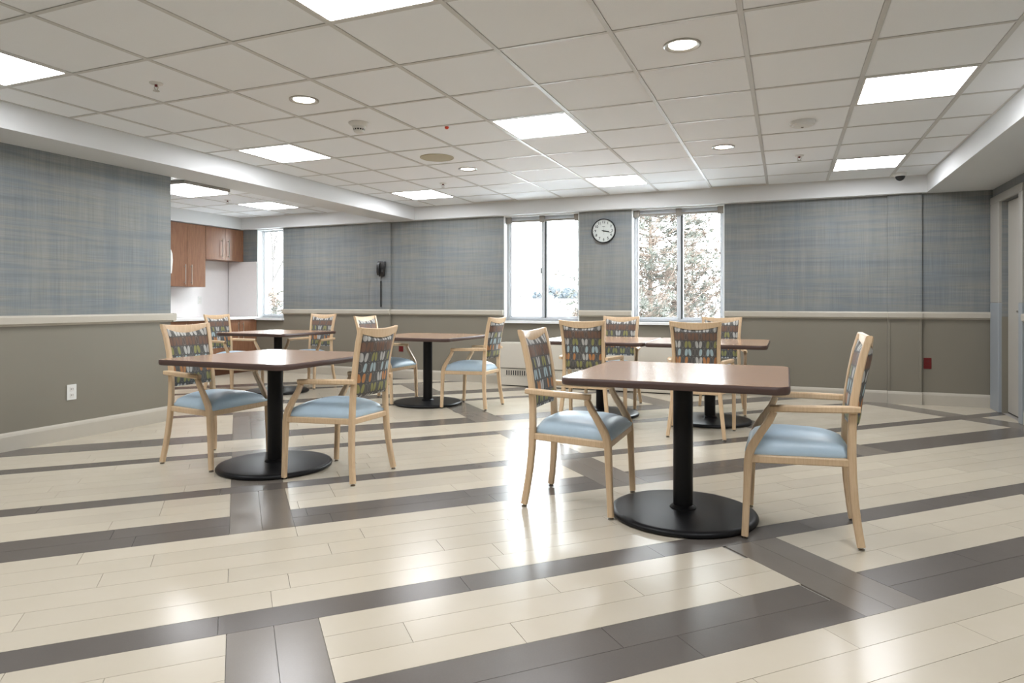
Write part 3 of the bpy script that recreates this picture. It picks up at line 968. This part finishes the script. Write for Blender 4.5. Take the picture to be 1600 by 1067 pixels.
# clock
t = empty('wall_clock', (-2.118, YB - 0.0005, 1.985), 0, 'round white wall clock with black rim between the windows', 'clock')
MB().lathe([(0.0, 0.0), (0.150, 0.0), (0.153, -0.012), (0.153, -0.034), (0.150, -0.040), (0.144, -0.040), (0.142, -0.034), (0.142, -0.020), (0.0, -0.020)], 64, axis='y').build('rim', 'black', t, True)
MB().lathe([(0.0, -0.0202), (0.1415, -0.0202), (0.1415, -0.022), (0.0, -0.022)], 64, axis='y').build('dial', 'dial', t)
def text_mesh(s, size):
    cu = bpy.data.curves.new('t', 'FONT')
    cu.body = s
    cu.size = size
    cu.align_x = 'CENTER'
    cu.align_y = 'CENTER'
    cu.extrude = 0.0004
    cu.offset = 0.0009
    ob = bpy.data.objects.new('t', cu)
    COL.objects.link(ob)
    bpy.context.view_layer.update()
    dg = bpy.context.evaluated_depsgraph_get()
    me = bpy.data.meshes.new_from_object(ob.evaluated_get(dg))
    bpy.data.objects.remove(ob)
    bpy.data.curves.remove(cu)
    me.transform(Matrix.Rotation(pi / 2, 4, 'X'))
    me.materials.clear()
    me.materials.append(M['ink'])
    return me
for hnum in range(1, 13):
    a = radians(90 - 30 * hnum)
    me = text_mesh(str(hnum), 0.044)
    o = link('numeral', me, t)
    o.location = (0.108 * cos(a), -0.0225, 0.108 * sin(a))
mt_ = MB()
for k in range(60):
    a = 2 * pi * k / 60
    r0 = 0.131 if k % 5 else 0.128
    mt_.sweep([(r0 * cos(a), -0.0224, r0 * sin(a)), (0.1365 * cos(a), -0.0224, 0.1365 * sin(a))], 0.0022 if k % 5 else 0.004, 0.0006, (-sin(a), 0, cos(a)))
mt_.build('minute_marks', 'ink', t)
MB().cbox(-0.018, 0.018, -0.0226, -0.0222, 0.052, 0.057, 0.0002).cbox(-0.010, 0.010, -0.0226, -0.0222, 0.045, 0.048, 0.0002).build('maker_mark', 'ink', t)
def hand(name, deg, r0, r1, w, y):
    a = radians(90 - deg)
    d = Vector((cos(a), 0, sin(a)))
    MB().sweep([d * r0 + Vector((0, y, 0)), d * r1 + Vector((0, y, 0))], [w, w * 0.6], 0.0012, (-sin(a), 0, cos(a))).build(name, 'ink', t)
hand('hour_hand', 98.5, -0.02, 0.072, 0.011, -0.0262)
hand('minute_hand', 104, -0.025, 0.108, 0.008, -0.0282)
hand('second_hand', 182, -0.03, 0.05, 0.002, -0.0300)
MB().lathe([(0, -0.0223), (0.008, -0.0223), (0.007, -0.032), (0, -0.032)], 20, axis='y').build('hub', 'ink', t, True)
MB().lathe([(0.0, -0.0365), (0.1425, -0.0365), (0.1425, -0.038), (0.0, -0.038)], 48, axis='y').build('crystal', 'glass', t)

# convector heater under the windows
t = empty('convector_heater', (-2.10, 7.93, 0.0), 0, 'long cream convector heater cabinet under the windows', 'heater')
hx0, hx1, hd = -1.355, 1.355, 0.22
HT = 0.565
MB().cbox(hx0, hx1, 0, hd, 0.235, HT, 0.006).build('upper_cover', 'heater', t)
MB().cbox(hx0 + 0.002, hx1 - 0.002, 0.012, hd, 0.012, 0.228, 0.004).build('lower_cover', 'heater', t)
MB().box(hx0 + 0.02, hx1 - 0.02, 0.02, hd - 0.002, 0.2282, 0.2348).build('shadow_gap', 'slot', t)
MB().box(hx0 + 0.02, hx1 - 0.02, 0.03, hd - 0.002, 0.0, 0.0118).build('plinth', 'slot', t)
for x in (-0.45, 0.45):
    MB().box(x - 0.002, x + 0.002, -0.0008, 0.0, 0.24, HT - 0.006).build('panel_seam', 'slot', t)
for s in range(3):
    a = hx0 + 0.09 + s * 0.90
    gr = MB().box(a, a + 0.68, 0.0085, 0.0118, 0.145, 0.205).build('grille', 'slot', t)
    ribs = MB()
    n = 22
    for k in range(n + 1):
        x = a + 0.68 * k / n
        ribs.box(x - 0.007, x + 0.007, 0.005, 0.0084, 0.145, 0.205)
    ribs.build('grille_ribs', 'heater', gr)

# ================================================================== tables
def make_table():
    t = empty('dining_table')
    s = 0.50
    Zt = 0.730
    th = 0.034
    outer = rounded_rect(-s, s, -s, s, 0.065, 8)
    inner = rounded_rect(-s + 0.004, s - 0.004, -s + 0.004, s - 0.004, 0.061, 8)
    MB().prism(inner, Zt - th + 0.002, Zt).build('tabletop', 'laminate', t)
    # bull-nosed dark edge band
    prof = [(0.0, Zt - 0.0008), (0.003, Zt - 0.001), (0.006, Zt - 0.006), (0.007, Zt - th / 2), (0.006, Zt - th + 0.006), (0.003, Zt - th), (0.0, Zt - th)]
    mb = MB()
    n = len(inner)
    v, f = [], []
    for i in range(n):
        (x0, y0), (x1, y1) = inner[i], outer[i]
        dx, dy = x1 - x0, y1 - y0
        l = math.hypot(dx, dy)
        dx, dy = dx / l, dy / l
        for d, z in prof:
            v.append((x0 + dx * (d + 0.0004), y0 + dy * (d + 0.0004), z))
    k = len(prof)
    for i in range(n):
        j = (i + 1) % n
        for a in range(k):
            b = (a + 1) % k
            f.append((i * k + a, j * k + a, j * k + b, i * k + b))
    mb.add(v, f)
    mb.build('edge_band', 'edge', t, True, 50)
    MB().prism(inner, Zt - th - 0.001, Zt - th + 0.0015).build('underside', 'edge', t)
    pl = MB()
    pl.lathe([(0, 0.694), (0.11, 0.694), (0.11, 0.690), (0.075, 0.680), (0.056, 0.668), (0.0, 0.668)], 32)
    for a in range(4):
        d = Vector((cos(a * pi / 2 + pi / 4), sin(a * pi / 2 + pi / 4), 0))
        pl.sweep([d * 0.05 + Vector((0, 0, 0.684)), d * 0.27 + Vector((0, 0, 0.690))], 0.045, [0.018, 0.007], (-d.y, d.x, 0))
    pl.build('top_plate', 'black', t, True)
    MB().lathe([(0.049, 0.035), (0.049, 0.672)], 40).build('column', 'black', t, True)
    MB().lathe([(0.050, 0.036), (0.067, 0.036), (0.066, 0.044), (0.054, 0.054), (0.050, 0.056)], 40, cap=False).build('collar', 'black', t, True)
    MB().lathe([(0.0, 0.003), (0.355, 0.003), (0.362, 0.007), (0.364, 0.018), (0.358, 0.027), (0.335, 0.031), (0.15, 0.038), (0.0, 0.040)], 72).build('base', 'black', t, True, 50)
    gl = MB()
    for a in range(4):
        gl.lathe([(0, 0), (0.018, 0), (0.018, 0.003), (0, 0.003)], 12, 0.30 * cos(a * pi / 2), 0.30 * sin(a * pi / 2))
    gl.build('floor_glides', 'plastic_black', t)
    return t
TABLES = [(-0.485, 3.46, 'square wooden table nearest the viewer at front right'),
          (-3.115, 3.45, 'square wooden table at front left between two chairs'),
          (-3.55, 6.23, 'square wooden table in the middle by the red outlet wall'),
          (-1.655, 6.27, 'left table of the joined pair in front of the windows'),
          (-0.640, 6.27, 'right table of the joined pair, its end against the bare wall'),
          (-5.70, 6.36, 'square wooden table at back left in front of the kitchen')]
proto_t = make_table()
for k, (x, y, lab) in enumerate(TABLES):
    o = proto_t if k == 0 else copy_tree(proto_t)
    o.location = (x, y, 0.0)
    tag(o, lab, 'table', 'square pedestal dining tables')

# ================================================================== chairs  (local: +y forward, z up)
def make_chair():
    t = empty('dining_chair')
    for s in (-1, 1):
        # front leg rising in a lean to the arm
        P = [(0.255, 0.240, 0.013), (0.255, 0.232, 0.20), (0.255, 0.226, 0.355), (0.255, 0.220, 0.395), (0.2545, 0.207, 0.430), (0.253, 0.172, 0.490), (0.2515, 0.136, 0.545), (0.250, 0.120, 0.580), (0.250, 0.1165, 0.588)]
        leg = MB().sweep([(s * x, y, z) for x, y, z in P], [0.029, 0.030, 0.032, 0.032, 0.031, 0.029, 0.028, 0.028, 0.028], [0.030, 0.031, 0.036, 0.038, 0.038, 0.034, 0.031, 0.030, 0.030], (1, 0, 0), 0.35).build('leg', 'maple', t, True, 30)
        MB().lathe([(0, 0), (0.0145, 0), (0.0145, 0.005), (0.008, 0.008), (0.008, 0.0125), (0, 0.0125)], 14, s * 0.255, 0.240).build('foot_glide', 'chrome', leg)
        # rear leg and back stile
        P = [(0.218, -0.238, 0.013), (0.209, -0.226, 0.09), (0.196, -0.213, 0.20), (0.185, -0.206, 0.31), (0.177, -0.204, 0.42), (0.172, -0.206, 0.53), (0.171, -0.214, 0.64), (0.174, -0.230, 0.75), (0.180, -0.250, 0.85), (0.186, -0.272, 0.925)]
        leg = MB().sweep([(s * x, y, z) for x, y, z in P], [0.028, 0.029, 0.030, 0.031, 0.031, 0.030, 0.029, 0.028, 0.027, 0.027], [0.034, 0.034, 0.035, 0.036, 0.036, 0.035, 0.033, 0.032, 0.031, 0.030], (1, 0, 0), 0.35).build('leg', 'maple', t, True, 30)
        MB().lathe([(0, 0), (0.0145, 0), (0.0145, 0.005), (0.008, 0.008), (0.008, 0.0125), (0, 0.0125)], 14, s * 0.218, -0.238).build('foot_glide', 'chrome', leg)
        # arm: from the leg top back to the stile, wrapping its outer side
        P = [(0.250, 0.134, 0.602), (0.2495, 0.08, 0.605), (0.238, -0.03, 0.607), (0.217, -0.14, 0.609), (0.2045, -0.205, 0.610), (0.2020, -0.236, 0.610)]
        MB().sweep([(s * x, y, z) for x, y, z in P], [0.030, 0.036, 0.040, 0.036, 0.030, 0.024], [0.029, 0.030, 0.030, 0.031, 0.031, 0.026], (1, 0, 0), 0.4).build('armrest', 'maple', t, True, 30)
    fr = MB()
    fr.sweep([(-0.240, 0.226, 0.369), (0.240, 0.226, 0.369)], 0.026, 0.034, (0, 1, 0), 0.3)
    fr.sweep([(-0.166, -0.204, 0.369), (0.166, -0.204, 0.369)], 0.026, 0.034, (0, 1, 0), 0.3)
    for s in (-1, 1):
        fr.sweep([(s * 0.253, 0.209, 0.369), (s * 0.181, -0.187, 0.369)], 0.026, 0.034, (1, 0, 0), 0.3)
    fr.build('seat_frame', 'maple', t, True, 30)
    # domed seat cushion
    n = 16
    v, f = [], []
    for i in range(n + 1):
        w = -1 + 2 * i / n
        y = 0.020 + 0.222 * w
        hw = 0.170 + (0.252 - 0.170) * (w + 1) / 2
        for j in range(n + 1):
            u = -1 + 2 * j / n
            dome = (1 - abs(u) ** 2.6) * (1 - abs(w) ** 3.2)
            k = max(abs(u), abs(w))
            edge = 0.012 * (1 - max(0, (k - 0.86) / 0.14) ** 2)
            z = 0.402 + edge + 0.066 * max(0, dome) ** 0.62
            cr = 1 - 0.02 * max(0, abs(u) + abs(w) - 1.7)
            v.append((u * hw * cr, 0.02 + (y - 0.02) * cr, z))
    for i in range(n):
        for j in range(n):
            a = i * (n + 1) + j
            f.append((a, a + 1, a + n + 2, a + n + 1))
    rim = [j for j in range(n + 1)] + [i * (n + 1) + n for i in range(1, n + 1)] + [n * (n + 1) + j for j in range(n - 1, -1, -1)] + [i * (n + 1) for i in range(n - 1, 0, -1)]
    base = len(v)
    for r in rim:
        x, y, z = v[r]
        v.append((x * 0.985, 0.02 + (y - 0.02) * 0.985, 0.3865))
    m = len(rim)
    for i in range(m):
        j = (i + 1) % m
        f.append((rim[i], rim[j], base + j, base + i))
    f.append(tuple(base + i for i in range(m))[::-1])
    MB().add(v, f).build('seat_cushion', 'vinyl', t, True, 60)
    # crest rail: dished top, sagging lower edge, bowed back in plan
    v, f = [], []
    n = 14
    for i in range(n + 1):
        u = -1 + 2 * i / n
        b = 1 - u * u
        x = 0.199 * u
        y = -0.272 - 0.020 * b
        zt = 0.936 - 0.012 * b
        zb = 0.902 - 0.034 * b
        th = 0.013
        v += [(x, y + th, zt - 0.004), (x, y + th - 0.004, zt), (x, y - th + 0.004, zt), (x, y - th, zt - 0.004), (x, y - th + 0.006, zb), (x, y + th + 0.006, zb)]
    for i in range(n):
        for a in range(6):
            b = (a + 1) % 6
            f.append((i * 6 + a, i * 6 + b, i * 6 + 6 + b, i * 6 + 6 + a))
    f.append(tuple(range(6))[::-1])
    f.append(tuple(n * 6 + a for a in range(6)))
    MB().add(v, f).build('crest_rail', 'maple', t, True, 40)
    # upholstered back pad
    v, f = [], []
    nu, nw = 14, 18
    def stile(z):
        pts = [(0.42, 0.177, -0.204), (0.53, 0.172, -0.206), (0.64, 0.171, -0.214), (0.75, 0.174, -0.230), (0.85, 0.180, -0.250), (0.95, 0.188, -0.279)]
        for (z0, x0, y0), (z1, x1, y1) in zip(pts, pts[1:]):
            if z <= z1:
                k = (z - z0) / (z1 - z0)
                return x0 + (x1 - x0) * k, y0 + (y1 - y0) * k
        return pts[-1][1:]
    for side in (0, 1):
        for i in range(nw + 1):
            w = i / nw
            for j in range(nu + 1):
                u = -1 + 2 * j / nu
                ztop = 0.905 - 0.034 * (1 - u * u)
                z = 0.512 + (ztop - 0.512) * w
                xs, ys = stile(z)
                hw = xs - 0.0165
                e = max(0.0, 1 - abs(u) ** 6) * max(0.0, 1 - abs(2 * w - 1) ** 8)
                bow = -0.020 * (1 - u * u) * (0.3 + 0.7 * w)
                y = ys + bow + (0.006 + 0.012 * e if side == 0 else -0.010 - 0.026 * e ** 0.5)
                v.append((u * hw, y, z))
    S = (nu + 1) * (nw + 1)
    for i in range(nw):
        for j in range(nu):
            a = i * (nu + 1) + j
            f.append((a, a + 1, a + nu + 2, a + nu + 1))
            f.append((S + a, S + a + nu + 1, S + a + nu + 2, S + a + 1))
    rim = [j for j in range(nu + 1)] + [i * (nu + 1) + nu for i in range(1, nw + 1)] + [nw * (nu + 1) + j for j in range(nu - 1, -1, -1)] + [i * (nu + 1) for i in range(nw - 1, 0, -1)]
    for a, b in zip(rim, rim[1:] + rim[:1]):
        f.append((a, S + a, S + b, b))
    MB().add(v, f).build('back_pad', 'leaf', t, True, 60)
    return t
D = radians
CHAIRS = [(0.066, 3.475, 90, 'maple armchair seen from the side at the right end of the front right table'),
          (-1.047, 3.50, -90, 'maple armchair tucked at the left side of the front right table'),
          (-3.634, 3.44, -90, 'maple armchair at the left side of the front left table against the wall'),
          (-2.598, 3.475, 90, 'maple armchair seen from behind at the right side of the front left table'),
          (-6.385, 6.33, -90, 'maple armchair in front of the cherry base cabinets'),
          (-5.70, 6.95, 180, 'maple armchair behind the back left table facing the viewer'),
          (-4.085, 6.24, -90, 'maple armchair at the left side of the middle table, mostly hidden'),
          (-3.02, 6.26, 90, 'maple armchair at the right side of the middle table'),
          (-1.585, 5.645, 0, 'maple armchair with its back to the viewer at the left joined table'),
          (-1.66, 6.88, 180, 'maple armchair behind the left joined table below the clock'),
          (-0.66, 5.645, 0, 'maple armchair with its back to the viewer at the right joined table'),
          (-0.615, 6.915, 180, 'maple armchair behind the right joined table')]
proto_c = make_chair()
for k, (x, y, deg, lab) in enumerate(CHAIRS):
    o = proto_c if k == 0 else copy_tree(proto_c)
    o.location = (x, y, 0.0)
    o.rotation_euler = (0, 0, D(deg))
    tag(o, lab, 'chair', 'maple armchairs with leaf-print backs')

# ================================================================== outdoors
def ground_z(y):
    return -0.55 + max(0.0, y - 9.0) * 0.034 if y < 70 else 1.52
v, f = [], []
nx, ny = 24, 40
rg = random.Random(5)
for i in range(ny + 1):
    y = 8.45 + (140 - 8.45) * (i / ny) ** 2
    for j in range(nx + 1):
        x = -110 + 190 * j / nx
        v.append((x, y, ground_z(y) + (rg.random() - 0.5) * 0.06))
for i in range(ny):
    for j in range(nx):
        a = i * (nx + 1) + j
        f.append((a, a + 1, a + nx + 2, a + nx + 1))
tag(MB().add(v, f).build('snow_ground', 'snow', None, True), 'snow-covered field outside the windows', 'snow', kind='structure')

def conifer(name, x, y, hgt, rad, seed, label, mats=('needle_green', 'needle_brown'), nb=70, lean=0.0, base=0.12):
    r = random.Random(seed)
    z0 = ground_z(y) - 0.05
    t = empty(name, (x, y, z0), 0, label, 'tree')
    MB().sweep([(0, 0, 0), (lean * 0.3, 0, hgt * 0.5), (lean, 0, hgt * 0.97)], [hgt * 0.026, hgt * 0.018, hgt * 0.005], [hgt * 0.026, hgt * 0.018, hgt * 0.005], (1, 0, 0), round_=True).build('trunk', 'bark', t, True)
    br, fo = MB(), MB()
    for b in range(nb):
        k = base + (0.97 - base) * (b + 0.5) / nb
        z = hgt * k
        L = rad * (1.08 - k) ** 0.7 * r.uniform(0.65, 1.1)
        a = r.uniform(0, 2 * pi)
        up = r.uniform(0.05, 0.45)
        p0 = Vector((lean * k * k, 0, z))
        d = Vector((cos(a), sin(a), up)).normalized()
        p1 = p0 + d * L * 0.55
        p2 = p0 + d * L + Vector((0, 0, 0.12 * L))
        br.sweep([p0, p1, p2], [0.030, 0.018, 0.006], [0.030, 0.018, 0.006], (0, 0, 1), round_=True)
        nt_ = max(4, int(L * 10))
        for c in range(nt_):
            q = 0.22 + 0.80 * (c + 0.6) / nt_
            cpt = p0.lerp(p1, q * 2) if q < 0.5 else p1.lerp(p2, q * 2 - 1)
            cpt = cpt + Vector((r.gauss(0, 0.15), r.gauss(0, 0.15), r.gauss(0, 0.11))) * (0.5 + L * 0.5)
            mi = 1 if r.random() < 0.45 else 0
            for nl in range(20):
                dv = Vector((r.gauss(0, 1), r.gauss(0, 1), r.gauss(0.35, 0.8))).normalized()
                ln = r.uniform(0.08, 0.17)
                sd = dv.cross(Vector((r.random(), r.random(), r.random()))).normalized() * 0.0085
                tip = cpt + dv * ln
                fo.add([cpt - sd, cpt + sd, tip + sd * 0.3, tip - sd * 0.3], [(0, 1, 2, 3)], mi)
    br.build('branches', 'bark', t)
    fo.build('foliage', list(mats), t)
    return t
def at_pix(u, y):
    xc = (u - 800) / F_PX
    X = cyaw * xc - syaw
    Y = syaw * xc + cyaw
    return X / Y * y
conifer('pine_tree', at_pix(1016, 15.5), 15.5, 5.0, 2.35, 11, 'frosted brown pine tree outside the right-hand window', nb=170)
conifer('pine_tree', at_pix(1082, 21.0), 21.0, 4.0, 1.9, 12, 'smaller grey pine tree at the right side of the right-hand window', nb=90)
conifer('pine_shrub', at_pix(902, 13.0), 13.0, 1.35, 0.62, 13, 'small frosted pine shrub at the lower right of the snow field window', nb=34)
conifer('pine_shrub', at_pix(1022, 11.2), 11.2, 1.45, 0.95, 15, 'dense low frosted pine bush at the foot of the right-hand window', nb=60, base=0.05)
conifer('pine_shrub', at_pix(432, 13.0), 13.0, 1.85, 1.15, 14, 'snowy green shrub outside the narrow kitchen window', nb=46)

def bare_tree(x, y, hgt, seed, label):
    r = random.Random(seed)
    z0 = ground_z(y) - 0.05
    t = empty('bare_tree', (x, y, z0), 0, label, 'tree')
    tw = MB()
    def grow(p, d, L, w, dep):
        q = p + d * L
        mid = p.lerp(q, 0.5) + Vector((r.gauss(0, 0.04), r.gauss(0, 0.04), 0)) * L
        tw.sweep([p, mid, q], [w, w * 0.8, w * 0.6], [w, w * 0.8, w * 0.6], (1, 0.01, 0), round_=True)
        if dep == 0:
            return
        for _ in range(3):
            nd = (d + Vector((r.gauss(0, 0.5), r.gauss(0, 0.5), r.gauss(0.12, 0.25)))).normalized()
            grow(q if r.random() < 0.6 else mid, nd, L * r.uniform(0.6, 0.85), w * 0.58, dep - 1)
    grow(Vector((0, 0, 0)), Vector((0.02, 0, 1)), hgt * 0.3, hgt * 0.02, 4)
    tw.build('branches', 'twig', t)
    return t
bare_tree(at_pix(812, 42), 42, 5.2, 21, 'pale bare tree in the distance at the left of the snow field window')
bare_tree(at_pix(838, 48), 48, 4.6, 22, 'distant bare tree near the middle of the snow field window')
bare_tree(at_pix(424, 17), 17, 7.0, 23, 'bare tree with thin branches outside the kitchen window')

# hazy line of evergreens beyond the field
r = random.Random(31)
def far_tree_mesh(seed):
    q = random.Random(seed)
    bm = bmesh.new()
    for c in range(7):
        m = Matrix.Translation((q.gauss(0, 0.7), q.gauss(0, 0.5), 1.0 + c * 0.42 + q.random() * 0.3)) @ Matrix.Diagonal((1.5 - c * 0.14, 1.4 - c * 0.14, 0.8, 1))
        bmesh.ops.create_icosphere(bm, subdivisions=2, radius=1.0, matrix=m)
    for v_ in bm.verts:
        v_.co += Vector((q.gauss(0, 0.10), q.gauss(0, 0.10), q.gauss(0, 0.13)))
    bmesh.ops.create_cone(bm, segments=8, radius1=0.2, radius2=0.15, depth=1.6, cap_ends=True, matrix=Matrix.Translation((0, 0, 0.7)))
    me = bpy.data.meshes.new('distant_tree')
    bm.to_mesh(me); bm.free()
    me.materials.append(M['far_tree'])
    return me
fm = [far_tree_mesh(s) for s in (1, 2, 3)]
for k in range(15):
    u = 836 + k * 5.2
    y = 80 + (k * 7 % 5) * 5.5
    o = link('distant_tree', fm[k % 3])
    o.location = (at_pix(u, y), y, ground_z(y) - 0.1)
    s = r.uniform(0.36, 0.46) * (1.0 if k > 3 else 0.75)
    o.scale = (s, s, s)
    o.rotation_euler = (0, 0, r.uniform(0, 6))
    tag(o, 'hazy evergreen in the far treeline beyond the snow field', 'tree', 'far treeline')
t = empty('field_shed', (at_pix(859, 46), 46, ground_z(46) - 0.05), 0.3, 'small pale shed standing in the snow field', 'shed')
MB().box(-0.28, 0.28, -0.3, 0.3, 0, 0.85).build('walls', 'shed_wall', t)
MB().profile([(-0.34, 0.851), (0.34, 0.851), (0, 1.02)], -0.36, 0.36, lambda d, q, z: (d, q, z)).build('roof', 'snow', t)
